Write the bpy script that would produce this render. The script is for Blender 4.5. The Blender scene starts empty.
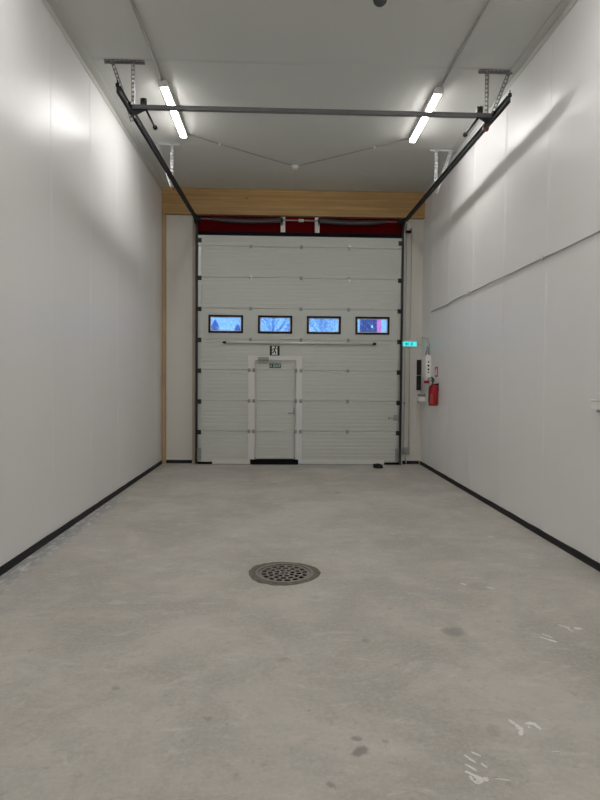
import bpy, bmesh, math, random
from mathutils import Vector, Matrix
random.seed(7)
C = bpy.context.scene.collection
PI = math.pi

# ------------------------------------------------------------------ room measures (metres)
XL, XR, YB, ZC, YF = -2.353, 2.828, 11.45, 5.407, -6.0

# ------------------------------------------------------------------ materials
MATS = {}
def mat(name, col, rough=0.5, metal=0.0, noise=None, bump=None, spec=0.5, emit=None, coat=0):
    """noise=(scale, amount) colour variation, bump=(scale, strength)"""
    if name in MATS: return MATS[name]
    m = bpy.data.materials.new(name); m.use_nodes = True
    nt = m.node_tree; b = nt.nodes['Principled BSDF']
    b.inputs['Base Color'].default_value = (*col, 1)
    b.inputs['Roughness'].default_value = rough
    b.inputs['Metallic'].default_value = metal
    b.inputs['Specular IOR Level'].default_value = spec
    b.inputs['Coat Weight'].default_value = coat
    tc = nt.nodes.new('ShaderNodeTexCoord')
    n = nt.nodes.new('ShaderNodeTexNoise'); n.inputs['Scale'].default_value = (noise or (8, 0))[0]
    n.inputs['Detail'].default_value = 5
    nt.links.new(tc.outputs['Object'], n.inputs['Vector'])
    r = nt.nodes.new('ShaderNodeMix'); r.data_type = 'RGBA'
    a = (noise or (8, .03))[1]
    r.inputs[6].default_value = (*[c*(1-a) for c in col], 1)
    r.inputs[7].default_value = (*[min(1, c*(1+a)) for c in col], 1)
    nt.links.new(n.outputs['Fac'], r.inputs[0]); nt.links.new(r.outputs[2], b.inputs['Base Color'])
    if bump:
        n2 = nt.nodes.new('ShaderNodeTexNoise'); n2.inputs['Scale'].default_value = bump[0]
        nt.links.new(tc.outputs['Object'], n2.inputs['Vector'])
        bp = nt.nodes.new('ShaderNodeBump'); bp.inputs['Strength'].default_value = bump[1]; bp.inputs['Distance'].default_value = .01
        nt.links.new(n2.outputs['Fac'], bp.inputs['Height']); nt.links.new(bp.outputs[0], b.inputs['Normal'])
    if emit:
        b.inputs['Emission Color'].default_value = (*emit[0], 1); b.inputs['Emission Strength'].default_value = emit[1]
    MATS[name] = m
    return m

def wall_mat(name, col, rough, axis, ribs=True):
    m = bpy.data.materials.new(name); m.use_nodes = True
    nt = m.node_tree; N = nt.nodes; L = nt.links; b = N['Principled BSDF']
    tc = N.new('ShaderNodeTexCoord'); sep = N.new('ShaderNodeSeparateXYZ'); L.new(tc.outputs['Object'], sep.inputs[0])
    # slight colour drift of the coated steel, stretched along the sheets
    mp = N.new('ShaderNodeMapping'); mp.inputs['Scale'].default_value = (1, 1, .15) if axis == 'Y' else (.15, 1, 1)
    L.new(tc.outputs['Object'], mp.inputs[0])
    n = N.new('ShaderNodeTexNoise'); n.inputs['Scale'].default_value = 1.6; n.inputs['Detail'].default_value = 3
    L.new(mp.outputs[0], n.inputs['Vector'])
    mx = N.new('ShaderNodeMix'); mx.data_type = 'RGBA'
    mx.inputs[6].default_value = (*[c*.975 for c in col], 1); mx.inputs[7].default_value = (*[c*1.025 for c in col], 1)
    L.new(n.outputs['Fac'], mx.inputs[0]); L.new(mx.outputs[2], b.inputs['Base Color'])
    b.inputs['Roughness'].default_value = rough
    # fine line profiling of the sheet
    w = N.new('ShaderNodeTexWave'); w.wave_type = 'BANDS'; w.bands_direction = axis; w.inputs['Scale'].default_value = 5.2
    w.inputs['Distortion'].default_value = 0
    L.new(tc.outputs['Object'], w.inputs['Vector'])
    bp = N.new('ShaderNodeBump'); bp.inputs['Strength'].default_value = .10 if ribs else .03; bp.inputs['Distance'].default_value = .004
    L.new(w.outputs['Fac'], bp.inputs['Height']); L.new(bp.outputs[0], b.inputs['Normal'])
    return m

def math_node(nt, op, a, bb=None, c=None):
    n = nt.nodes.new('ShaderNodeMath'); n.operation = op
    for i, v in enumerate((a, bb, c)):
        if v is None: continue
        if isinstance(v, (int, float)): n.inputs[i].default_value = v
        else: nt.links.new(v, n.inputs[i])
    return n.outputs[0]

def floor_mat():
    m = bpy.data.materials.new('concrete_floor'); m.use_nodes = True
    nt = m.node_tree; N = nt.nodes; L = nt.links; b = N['Principled BSDF']
    tc = N.new('ShaderNodeTexCoord'); P = tc.outputs['Object']
    def noise(scale, detail=6, rough=.6, stretch=None, dist=0):
        n = N.new('ShaderNodeTexNoise'); n.inputs['Scale'].default_value = scale
        n.inputs['Detail'].default_value = detail; n.inputs['Roughness'].default_value = rough
        n.inputs['Distortion'].default_value = dist
        if stretch:
            mp = N.new('ShaderNodeMapping'); mp.inputs['Scale'].default_value = stretch[:3]
            if len(stretch) > 3: mp.inputs['Rotation'].default_value = (0, 0, stretch[3])
            L.new(P, mp.inputs[0]); L.new(mp.outputs[0], n.inputs['Vector'])
        else: L.new(P, n.inputs['Vector'])
        return n.outputs['Fac']
    def ramp(f, a, bb):
        r = N.new('ShaderNodeMapRange'); r.interpolation_type = 'SMOOTHSTEP'
        r.inputs['From Min'].default_value = a; r.inputs['From Max'].default_value = bb
        L.new(f, r.inputs[0]); return r.outputs[0]
    def mixc(fac, A, B):
        x = N.new('ShaderNodeMix'); x.data_type = 'RGBA'
        if isinstance(fac, float): x.inputs[0].default_value = fac
        else: L.new(fac, x.inputs[0])
        for i, v in ((6, A), (7, B)):
            if isinstance(v, tuple): x.inputs[i].default_value = (*v, 1)
            else: L.new(v, x.inputs[i])
        return x.outputs[2]
    big = mixc(ramp(noise(1.1, 9, .66, dist=.4), .34, .68), (.365, .342, .300), (.51, .480, .428))
    c = mixc(math_node(nt, 'MULTIPLY', ramp(noise(2.6, 8, .68, (1, 1.2, 1, .6), .5), .48, .66), .5), big, (.36, .36, .325))
    c = mixc(math_node(nt, 'MULTIPLY', ramp(noise(7, 9, .75, (.6, 1.3, 1, .3), .8), .53, .68), .55), c, (.58, .56, .51))
    c = mixc(math_node(nt, 'MULTIPLY', ramp(noise(13, 9, .78), .54, .68), .55), c, (.26, .24, .21))
    c = mixc(math_node(nt, 'MULTIPLY', ramp(noise(38, 6, .75), .42, .66), .38), c, (.56, .54, .5))
    # thin light trowel scratches
    w = N.new('ShaderNodeTexWave'); w.wave_type = 'RINGS'; w.inputs['Scale'].default_value = .55
    w.inputs['Distortion'].default_value = 9; w.inputs['Detail'].default_value = 4; w.inputs['Detail Scale'].default_value = 1.6
    L.new(P, w.inputs['Vector'])
    scr = math_node(nt, 'MULTIPLY', ramp(w.outputs['Fac'], .965, 1.0), ramp(noise(3.1), .5, .66))
    c = mixc(math_node(nt, 'MULTIPLY', scr, .38), c, (.62, .60, .56))
    # dark spots with a place of their own: (x, y, r, strength)
    dn = N.new('ShaderNodeTexNoise'); dn.inputs['Scale'].default_value = 9; dn.inputs['Detail'].default_value = 5; L.new(P, dn.inputs['Vector'])
    sub = N.new('ShaderNodeVectorMath'); sub.operation = 'MULTIPLY_ADD'
    L.new(dn.outputs['Color'], sub.inputs[0]); sub.inputs[1].default_value = (.10, .12, 0); 
    sub.inputs[2].default_value = (-.05, -.06, 0)
    pv = N.new('ShaderNodeVectorMath'); pv.operation = 'ADD'; L.new(P, pv.inputs[0]); L.new(sub.outputs[0], pv.inputs[1])
    for (x, y, r, s) in ((.372, 2.49, .042, .62), (.365, 2.60, .025, .5), (.50, 2.56, .02, .35), (1.16, 3.70, .085, .42), (.56, 3.6, .03, .3),
                         (.22, 2.28, .022, .45), (-.86, 3.05, .03, .3), (1.02, 2.63, .04, .22), (.86, 8.45, .05, .4), (1.62, 4.55, .10, .2),
                         (-.12, 9.2, .09, .2), (1.60, 2.55, .05, .15), (-.35, 2.75, .03, .3), (.02, 3.35, .03, .25)):
        d = N.new('ShaderNodeVectorMath'); d.operation = 'DISTANCE'; L.new(pv.outputs[0], d.inputs[0]); d.inputs[1].default_value = (x, y, 0)
        c = mixc(math_node(nt, 'MULTIPLY', ramp(d.outputs['Value'], r*1.25, r*.55), s), c, (.13, .12, .105))
    # grey filler smeared along the foot of the left wall
    sk = N.new('ShaderNodeTexVoronoi'); sk.inputs['Scale'].default_value = 5.5; L.new(P, sk.inputs['Vector'])
    c = mixc(math_node(nt, 'MULTIPLY', math_node(nt, 'MULTIPLY', ramp(sk.outputs['Distance'], .055, .03), ramp(noise(2.7), .5, .6)), .6), c, (.14, .125, .11))
    sx = N.new('ShaderNodeSeparateXYZ'); L.new(pv.outputs[0], sx.inputs[0])
    band = ramp(sx.outputs['X'], XL+.26, XL+.12)
    seg = math_node(nt, 'MULTIPLY', ramp(sx.outputs['Y'], 8.6, 7.2), ramp(sx.outputs['Y'], 3.8, 4.4))
    c = mixc(math_node(nt, 'MULTIPLY', math_node(nt, 'MULTIPLY', band, seg), .85), c, mixc(ramp(noise(14, 5, .7, (1, .35, 1)), .45, .68), (.30, .30, .30), (.66, .66, .65)))
    L.new(c, b.inputs['Base Color'])
    rr = N.new('ShaderNodeMapRange'); rr.inputs['To Min'].default_value = .50; rr.inputs['To Max'].default_value = .72
    L.new(noise(2.2, 5), rr.inputs[0]); L.new(rr.outputs[0], b.inputs['Roughness'])
    b.inputs['Specular IOR Level'].default_value = .4
    bp = N.new('ShaderNodeBump'); bp.inputs['Strength'].default_value = .12; bp.inputs['Distance'].default_value = .01
    L.new(noise(30, 6, .7), bp.inputs['Height']); L.new(bp.outputs[0], b.inputs['Normal'])
    return m

def wood_mat(name, a, c2, along):
    m = bpy.data.materials.new(name); m.use_nodes = True
    nt = m.node_tree; N = nt.nodes; L = nt.links; b = N['Principled BSDF']
    tc = N.new('ShaderNodeTexCoord'); mp = N.new('ShaderNodeMapping')
    mp.inputs['Scale'].default_value = (.5, 6, 9) if along == 'X' else (6, 6, .5)
    L.new(tc.outputs['Object'], mp.inputs[0])
    n = N.new('ShaderNodeTexNoise'); n.inputs['Scale'].default_value = 2.2; n.inputs['Detail'].default_value = 7; n.inputs['Distortion'].default_value = .8
    L.new(mp.outputs[0], n.inputs['Vector'])
    mx = N.new('ShaderNodeMix'); mx.data_type = 'RGBA'; mx.inputs[6].default_value = (*a, 1); mx.inputs[7].default_value = (*c2, 1)
    r = N.new('ShaderNodeMapRange'); r.inputs['From Min'].default_value = .3; r.inputs['From Max'].default_value = .7
    L.new(n.outputs['Fac'], r.inputs[0]); L.new(r.outputs[0], mx.inputs[0])
    out = mx.outputs[2]
    if along == 'X':      # glued lamellas 45 mm thick, knots
        sp = N.new('ShaderNodeSeparateXYZ'); L.new(tc.outputs['Object'], sp.inputs[0])
        k = math_node(nt, 'FRACT', math_node(nt, 'DIVIDE', sp.outputs['Z'], .0495))
        ln = math_node(nt, 'LESS_THAN', k, .09)
        fl = math_node(nt, 'FLOOR', math_node(nt, 'DIVIDE', sp.outputs['Z'], .0495))
        wn = N.new('ShaderNodeTexWhiteNoise'); wn.noise_dimensions = '1D'; L.new(fl, wn.inputs['W'])
        m2 = N.new('ShaderNodeMix'); m2.data_type = 'RGBA'; m2.blend_type = 'MULTIPLY'; m2.inputs[0].default_value = 1
        cr = N.new('ShaderNodeMapRange'); cr.inputs['To Min'].default_value = .86; cr.inputs['To Max'].default_value = 1.08
        L.new(wn.outputs['Value'], cr.inputs[0]); cb = N.new('ShaderNodeCombineColor')
        for i in range(3): L.new(cr.outputs[0], cb.inputs[i])
        L.new(out, m2.inputs[6]); L.new(cb.outputs[0], m2.inputs[7])
        m3 = N.new('ShaderNodeMix'); m3.data_type = 'RGBA'; m3.inputs[7].default_value = (*[v*.6 for v in a], 1)
        L.new(math_node(nt, 'MULTIPLY', ln, .6), m3.inputs[0]); L.new(m2.outputs[2], m3.inputs[6])
        vo = N.new('ShaderNodeTexVoronoi'); vo.inputs['Scale'].default_value = 4.2; L.new(tc.outputs['Object'], vo.inputs['Vector'])
        kn = N.new('ShaderNodeMapRange'); kn.inputs['From Min'].default_value = .13; kn.inputs['From Max'].default_value = .06; L.new(vo.outputs['Distance'], kn.inputs[0])
        m4 = N.new('ShaderNodeMix'); m4.data_type = 'RGBA'; m4.inputs[7].default_value = (.2, .09, .02, 1)
        L.new(math_node(nt, 'MULTIPLY', kn.outputs[0], .6), m4.inputs[0]); L.new(m3.outputs[2], m4.inputs[6]); out = m4.outputs[2]
    L.new(out, b.inputs['Base Color']); b.inputs['Roughness'].default_value = .55
    return m

def pane_mat():
    m = bpy.data.materials.new('scratched_acrylic'); m.use_nodes = True
    nt = m.node_tree; N = nt.nodes; L = nt.links
    N.remove(N['Principled BSDF']); out = N['Material Output']
    tr = N.new('ShaderNodeBsdfTransparent'); tr.inputs[0].default_value = (.93, .97, 1, 1)
    gl = N.new('ShaderNodeBsdfGlossy'); gl.inputs['Roughness'].default_value = .06
    fr = N.new('ShaderNodeFresnel'); fr.inputs[0].default_value = 1.45
    mx = N.new('ShaderNodeMixShader'); L.new(fr.outputs[0], mx.inputs[0]); L.new(tr.outputs[0], mx.inputs[1]); L.new(gl.outputs[0], mx.inputs[2])
    # frost ferns
    tl = N.new('ShaderNodeBsdfTranslucent'); tl.inputs[0].default_value = (.8, .9, 1, 1)
    tc = N.new('ShaderNodeTexCoord'); n = N.new('ShaderNodeTexNoise'); n.inputs['Scale'].default_value = 34; n.inputs['Detail'].default_value = 6
    n.inputs['Distortion'].default_value = 1.5; L.new(tc.outputs['Object'], n.inputs['Vector'])
    r = N.new('ShaderNodeMapRange'); r.inputs['From Min'].default_value = .48; r.inputs['From Max'].default_value = .66; r.inputs['To Max'].default_value = .5
    L.new(n.outputs['Fac'], r.inputs[0])
    m2 = N.new('ShaderNodeMixShader'); L.new(r.outputs[0], m2.inputs[0]); L.new(mx.outputs[0], m2.inputs[1]); L.new(tl.outputs[0], m2.inputs[2])
    L.new(m2.outputs[0], out.inputs[0])
    return m

M = dict(
    wall=wall_mat('white_coated_steel_wall', (.80, .795, .785), .34, 'Y'),
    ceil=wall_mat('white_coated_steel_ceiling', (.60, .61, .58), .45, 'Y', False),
    back=mat('back_wall_paint', (.70, .675, .61), .45, noise=(3, .03)),
    floor=floor_mat(),
    glulam=wood_mat('glulam_timber', (.46, .28, .10), (.60, .39, .16), 'X'),
    post=wood_mat('post_timber', (.40, .27, .15), (.52, .37, .22), 'Z'),
    rubber=mat('black_rubber', (.018, .018, .020), .6, noise=(20, .2), bump=(40, .2), spec=.25),
    seal=mat('black_seal', (.005, .005, .006), .8, spec=.15),
    red=mat('red_membrane', (.115, .001, .003), .8, noise=(3, .25), bump=(6, .4), spec=.05),
    door=mat('door_white_steel', (.565, .59, .55), .42, noise=(2, .02), bump=(160, .04)),
    alu=mat('aluminium_white', (.70, .70, .67), .35, noise=(6, .03)),
    alugrey=mat('aluminium_satin', (.55, .55, .53), .38, .6, noise=(10, .05)),
    galv=mat('galvanised_steel', (.52, .53, .54), .38, .85, noise=(25, .22)),
    dark=mat('dark_galvanised_track', (.030, .032, .037), .5, .2, noise=(12, .25)),
    bar=mat('grey_crossbar_steel', (.17, .17, .175), .45, .4, noise=(12, .2)),
    bright=mat('lamp_toned_zinc', (.72, .73, .74), .5, .3, noise=(25, .1)),  # lighter zinc for the far hangers, lamplight put into the colour
    hinge=mat('weathered_zinc', (.36, .36, .35), .5, .3, noise=(20, .2)),
    strip=mat('shade_toned_zinc', (.30, .30, .30), .5, .45, noise=(25, .3)),  # zinc with backlit shade of near hangers in its colour; shaft shares it
    blackm=mat('black_metal', (.009, .009, .011), .5, .0, noise=(20, .2), spec=.3),
    plastic=mat('white_plastic', (.88, .87, .84), .4, noise=(8, .02)),
    greyplastic=mat('grey_plastic', (.32, .32, .31), .45, noise=(8, .04)),
    conduit=mat('light_grey_conduit', (.62, .62, .60), .45, noise=(8, .03)),
    gconduit=mat('mid_grey_conduit', (.36, .36, .345), .5, noise=(8, .03)),
    spring=mat('spring_steel', (.075, .075, .08), .5, .4, noise=(30, .25)),
    extred=mat('extinguisher_red', (.40, .005, .009), .35, noise=(10, .08)),
    signwhite=mat('sign_white', (.85, .85, .82), .5),
    signblack=mat('sign_black', (.008, .009, .009), .6),
    signgreen=mat('sign_green', (.006, .075, .07), .5),
    signred=mat('sign_red', (.6, .03, .05), .5),
    iron=mat('cast_iron', (.21, .19, .165), .6, .15, noise=(30, .35), bump=(60, .4)),
    collar=mat('rough_concrete_collar', (.14, .12, .095), .9, noise=(16, .9), bump=(40, .6)),
    pit=mat('drain_pit', (.012, .011, .010), .9),
    scuff=mat('white_scuff', (.72, .71, .68), .8, noise=(60, .2)),
    lamp=mat('lamp_diffuser', (.9, .9, .9), .4, emit=((1.0, .975, .955), 26)),
    greenlit=mat('lit_exit_panel', (.1, .7, .6), .4, emit=((.04, .66, .72), .42)),
    snow=mat('snow', (.80, .86, .95), .9, noise=(2, .05)),
    spruce=mat('snowy_spruce', (.36, .36, .55), .9, noise=(9, .5)),
    bark=mat('frosted_bark', (.86, .88, .92), .9, noise=(9, .3)),
    violet=mat('violet_cladding', (.13, .07, .17), .6, noise=(2, .15)),
    pink=mat('pink_glow_panel', (.6, .10, .3), .5, emit=((1, .18, .42), .35)),  # emission added so the stripe stays pink under the blue sky
    pane=pane_mat(),
    cloth=mat('black_cloth', (.010, .010, .011), .9, noise=(20, .3), bump=(30, .5)),
)

# ------------------------------------------------------------------ mesh helpers
class MB:
    def __init__(s): s.bm = bmesh.new()
    def box(s, x0, x1, y0, y1, z0, z1, bev=0):
        b2 = bmesh.new()
        v = [b2.verts.new((x, y, z)) for x in (x0, x1) for y in (y0, y1) for z in (z0, z1)]
        for f in ((0,1,3,2), (4,6,7,5), (0,4,5,1), (2,3,7,6), (0,2,6,4), (1,5,7,3)): b2.faces.new([v[i] for i in f])
        if bev: bmesh.ops.bevel(b2, geom=b2.edges[:], offset=bev, segments=2, affect='EDGES', profile=.5)
        return s._join(b2)
    def _join(s, b2, mtx=None):
        if mtx: b2.transform(mtx)
        bmesh.ops.recalc_face_normals(b2, faces=b2.faces)
        me = bpy.data.meshes.new('tmp'); b2.to_mesh(me); b2.free(); s.bm.from_mesh(me); bpy.data.meshes.remove(me)
        return s
    def tube(s, pts, r, n=10, caps=True):
        """round tube along a list of points; r number or list"""
        pts = [Vector(p) for p in pts]; b2 = bmesh.new(); rings = []
        for i, p in enumerate(pts):
            d = ((pts[min(i+1, len(pts)-1)] - p).normalized() + (p - pts[max(i-1, 0)]).normalized())
            d = d.normalized() if d.length > 1e-9 else Vector((0, 0, 1))
            a = d.orthogonal().normalized() if i == 0 else (ref - d*ref.dot(d)).normalized()
            ref = a; c = d.cross(a); rr = r[i] if isinstance(r, (list, tuple)) else r
            rings.append([b2.verts.new(p + (a*math.cos(2*PI*k/n) + c*math.sin(2*PI*k/n))*rr) for k in range(n)])
        for A, B in zip(rings, rings[1:]):
            for k in range(n):
                f = b2.faces.new((A[k], A[(k+1) % n], B[(k+1) % n], B[k])); f.smooth = True
        if caps: b2.faces.new(rings[0]); b2.faces.new(rings[-1])
        return s._join(b2)
    def lathe(s, prof, origin, axis='Z', n=32):
        """prof = [(r, h)...] turned about an axis through origin"""
        b2 = bmesh.new(); rings = []
        for r, h in prof:
            ring = []
            for k in range(n):
                a = 2*PI*k/n; u, v = r*math.cos(a), r*math.sin(a)
                ring.append(b2.verts.new({'Z': (u, v, h), 'X': (h, u, v), 'Y': (u, h, v)}[axis]))
            rings.append(ring)
        for A, B in zip(rings, rings[1:]):
            for k in range(n):
                f = b2.faces.new((A[k], A[(k+1) % n], B[(k+1) % n], B[k])); f.smooth = True
        b2.faces.new(rings[0]); b2.faces.new(rings[-1])
        return s._join(b2, Matrix.Translation(origin))
    def prism(s, poly, vec, origin=(0, 0, 0)):
        """closed 3-D polygon swept by vec"""
        b2 = bmesh.new(); o = Vector(origin); v = Vector(vec)
        A = [b2.verts.new(Vector(p)+o) for p in poly]; B = [b2.verts.new(Vector(p)+o+v) for p in poly]
        b2.faces.new(A); b2.faces.new(B[::-1]); n = len(A)
        for i in range(n): b2.faces.new((A[i], A[(i+1) % n], B[(i+1) % n], B[i]))
        return s._join(b2)
    def bar(s, p0, p1, w, t, side=(0, 1, 0)):
        """rectangular bar from p0 to p1; w along side, t across"""
        p0, p1 = Vector(p0), Vector(p1); d = (p1-p0).normalized(); sd = Vector(side); sd = (sd-d*sd.dot(d)).normalized(); u = d.cross(sd)
        poly = [p0+sd*a*w/2+u*b*t/2 for a, b in ((-1, -1), (1, -1), (1, 1), (-1, 1))]
        return s.prism(poly, p1-p0)
    def build(s, name, m, parent=None, smooth=False):
        me = bpy.data.meshes.new(name); s.bm.to_mesh(me); s.bm.free()
        for mm in (m if isinstance(m, (list, tuple)) else [m]): me.materials.append(mm)
        if smooth:
            for p in me.polygons: p.use_smooth = True
        o = bpy.data.objects.new(name, me); C.objects.link(o)
        if parent:
            o.parent = parent
            # meshes are written in world metres: undo the parent's place
            q = Vector((0, 0, 0)); a = parent
            while a: q += a.location; a = a.parent
            me.transform(Matrix.Translation(-q))
        return o

def base(o, p):
    """put the origin of a one-mesh thing at p"""
    o.data.transform(Matrix.Translation(-Vector(p))); o.location = p; return o
def tag(o, label, cat, group=None, kind=None):
    o['label'] = label; o['category'] = cat
    if group: o['group'] = group
    if kind: o['kind'] = kind
    return o
def thing(name, label, cat, loc, group=None, kind=None):
    o = bpy.data.objects.new(name, None); C.objects.link(o); o.location = loc; o.empty_display_size = .1
    return tag(o, label, cat, group, kind)
def dup(root, loc, label=None):
    r = root.copy(); C.objects.link(r); r.location = loc
    if label: r['label'] = label
    for ch in list(root.children):
        c = ch.copy(); C.objects.link(c); c.parent = r
        for g in ch.children:
            d = g.copy(); C.objects.link(d); d.parent = c
    return r
def ladder(mb, p0, p1, w, t, side, pitch=.05):
    """perforated steel strip: two flanges with rungs between the slots"""
    p0, p1 = Vector(p0), Vector(p1); d = (p1-p0); L = d.length; d.normalize()
    sd = Vector(side); sd = (sd-d*sd.dot(d)).normalized()
    for k in (-1, 1): mb.bar(p0+sd*k*w*.37, p1+sd*k*w*.37, w*.26, t, side=sd)
    n = max(2, int(L/pitch))
    for i in range(n+1):
        c = p0+d*(L*i/n); a = max(0, -0); e = pitch*.18
        q0 = c-d*e if i else c; q1 = c+d*e if i < n else c
        mb.bar(q0, q1, w*.5, t, side=sd)
    # folded flange
    u = d.cross(sd)
    mb.bar(p0+sd*w*.5+u*.012, p1+sd*w*.5+u*.012, .003, .024, side=sd)

# ------------------------------------------------------------------ floor with a round hole for the drain
DX, DY, DR = .043, 4.885, .25
mb = MB(); bm = mb.bm
X0, X1, Y0, Y1 = XL-.1, XR+.1, YF-.1, 11.75
S = .45; n = 64
def fq(a, b, c, d): bm.faces.new([bm.verts.new((*p, 0)) for p in (a, b, c, d)])
fq((X0, Y0), (X1, Y0), (X1, DY-S), (X0, DY-S)); fq((X0, DY+S), (X1, DY+S), (X1, Y1), (X0, Y1))
fq((X0, DY-S), (DX-S, DY-S), (DX-S, DY+S), (X0, DY+S)); fq((DX+S, DY-S), (X1, DY-S), (X1, DY+S), (DX+S, DY+S))
ins, outs, low = [], [], []
for k in range(n):
    a = 2*PI*k/n; c, s_ = math.cos(a), math.sin(a); q = S/max(abs(c), abs(s_))
    ins.append(bm.verts.new((DX+c*DR, DY+s_*DR, 0))); outs.append(bm.verts.new((DX+c*q, DY+s_*q, 0))); low.append(bm.verts.new((DX+c*DR, DY+s_*DR, -.12)))
for k in range(n):
    j = (k+1) % n; bm.faces.new((ins[k], outs[k], outs[j], ins[j])); bm.faces.new((low[k], ins[k], ins[j], low[j]))
fl = mb.build('floor', M['floor'])
tag(fl, 'worn grey concrete floor of the garage bay', 'floor', kind='structure')
# white scuffs, thin smears of plaster lying on the concrete (x, y, length, width, angle)
mb = MB()
def smear(x0, y0, x1, y1, w, hh):
    """ragged smear from one point to the other, w wide at its thickest"""
    p, q = Vector((x0, y0, 0)), Vector((x1, y1, 0)); d = q-p; L = d.length; d.normalize(); nr = Vector((-d.y, d.x, 0)); n_ = 8; up_, dn_ = [], []
    for i in range(n_+1):
        t = i/n_; k = (.35+.65*math.sin(PI*(.12+.76*t)))*w*.5; c = p+d*(L*t)
        up_.append(c+nr*k*random.uniform(.6, 1.25)); dn_.append(c-nr*k*random.uniform(.6, 1.25))
    mb.prism([(v.x, v.y, .0004) for v in up_+dn_[::-1]], (0, 0, hh))
SMEARS = [(0.862, 2.481, 0.897, 2.453, 0.01), (0.824, 2.461, 0.859, 2.407, 0.01), (0.881, 2.406, 0.896, 2.374, 0.008), (0.809, 2.401, 0.846, 2.356, 0.009), (0.794, 2.354, 0.871, 2.294, 0.014), (0.857, 2.313, 0.871, 2.294, 0.022), (0.806, 2.326, 0.809, 2.296, 0.01), (0.809, 2.296, 0.827, 2.278, 0.012), (0.827, 2.278, 0.859, 2.307, 0.012), (0.821, 2.32, 0.836, 2.301, 0.008), (0.838, 2.319, 0.85, 2.295, 0.008), (0.821, 2.296, 0.844, 2.301, 0.008), (1.732, 3.665, 1.774, 3.606, 0.01), (1.694, 3.626, 1.772, 3.542, 0.012), (1.735, 3.585, 1.774, 3.544, 0.022), (1.909, 3.807, 1.942, 3.775, 0.008), (1.935, 3.775, 1.963, 3.749, 0.014), (1.989, 3.746, 2.039, 3.737, 0.03), (1.944, 3.738, 1.957, 3.697, 0.01), (1.13, 2.718, 1.148, 2.676, 0.016), (1.148, 2.676, 1.157, 2.629, 0.026), (1.155, 2.637, 1.136, 2.591, 0.016), (1.195, 2.684, 1.24, 2.687, 0.02), (1.237, 2.691, 1.251, 2.635, 0.018), (1.194, 2.659, 1.21, 2.651, 0.01), (1.493, 4.611, 1.524, 4.576, 0.016), (1.206, 6.181, 1.253, 6.14, 0.01), (1.672, 4.529, 1.72, 4.484, 0.012), (2.24, 6.037, 2.29, 5.998, 0.014), (0.905, 2.306, 0.967, 2.292, 0.005), (1.227, 2.473, 1.261, 2.469, 0.005)]
for i_, a in enumerate(SMEARS): smear(*a[:4], a[4]*1.35, .0006+i_*.00005)
o = mb.build('scuff_marks', M['scuff'], fl); o['label'] = 'white scuffs and plaster smears'

# ------------------------------------------------------------------ walls and ceiling of sandwich panels
def panel_profile(a0, a1, first, pitch=1.19, seed=1):
    """plan outline of the inner face: (along, depth) with double grooves at each joint and a slight bow in each panel"""
    rnd = random.Random(seed); pts = [(a0, 0)]
    k = math.ceil((a0-first)/pitch); seams = []
    while first+k*pitch < a1: seams.append(first+k*pitch); k += 1
    edges = [a0]+seams+[a1]
    for i in range(len(edges)-1):
        s0, s1 = edges[i], edges[i+1]; tilt = rnd.uniform(-.0011, .0011); bow = rnd.uniform(-.0005, .0007)
        if i > 0: s0 += .022
        if i < len(edges)-2: s1 -= .022
        for j in range(13):
            t = j/12; pts.append((s0+(s1-s0)*t, bow*math.sin(PI*t)+tilt*(t-.5)))
        if i < len(edges)-2:
            s = edges[i+1]
            for u, d in ((-.019, -.003), (-.015, -.003), (-.012, 0), (.010, 0), (.013, -.002), (.017, -.002)): pts.append((s+u, d))
    return pts
def side_wall(name, xin, sgn, first, seed, label):
    pf = panel_profile(YF-.1, 11.62, first, seed=seed)
    # depth > 0 bulges into the room (sgn = direction of the room)
    poly = [(xin+sgn*d, y, -.1) for y, d in pf]+[(xin-sgn*.12, 11.62, -.1), (xin-sgn*.12, YF-.1, -.1)]
    o = MB().prism(poly, (0, 0, ZC+.2)).build(name, M['wall']); tag(o, label, 'wall', kind='structure'); return o
side_wall('wall_left', XL, 1, 4.80, 3, 'left wall of glossy white sandwich panels without any cable')
side_wall('wall_right', XR, -1, 4.87, 8, 'right wall of glossy white sandwich panels with the fire extinguisher')
pf = panel_profile(YF-.1, 11.6, 4.52, seed=5)
tag(MB().prism([(XL-.12, y, ZC-d) for y, d in pf]+[(XL-.12, 11.6, ZC+.12), (XL-.12, YF-.1, ZC+.12)], (XR-XL+.24, 0, 0)).build('ceiling', M['ceil']),
    'white panelled ceiling above the bay', 'ceiling', kind='structure')
mb = MB()
mb.box(XL, -1.585, YB, YB+.2, 0, 4.93).box(2.325, XR, YB, YB+.2, 0, 4.93).box(XL, XR, YB, YB+.2, 4.93, ZC)
tag(mb.build('wall_back', M['back']), 'beige white end wall on both sides of the overhead door', 'wall', kind='structure')
tag(MB().box(XL-.12, XR+.12, YF-.2, YF, -.05, ZC+.1).build('wall_front', M['back']), 'white wall behind the viewer', 'wall', kind='structure')

# red membrane above the door
mb = MB(); mb.box(-1.685, 2.41, YB-.006, YB+.24, 4.44, 4.90)
o = mb.build('trim_1', M['red']); tag(o, 'dark red board strip between timber beam and overhead door', 'lintel', kind='structure')
MB().box(-1.62, 2.34, YB+.004, YB+.02, 4.855, 4.868).build('edge_strip', M['conduit'], o)
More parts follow.
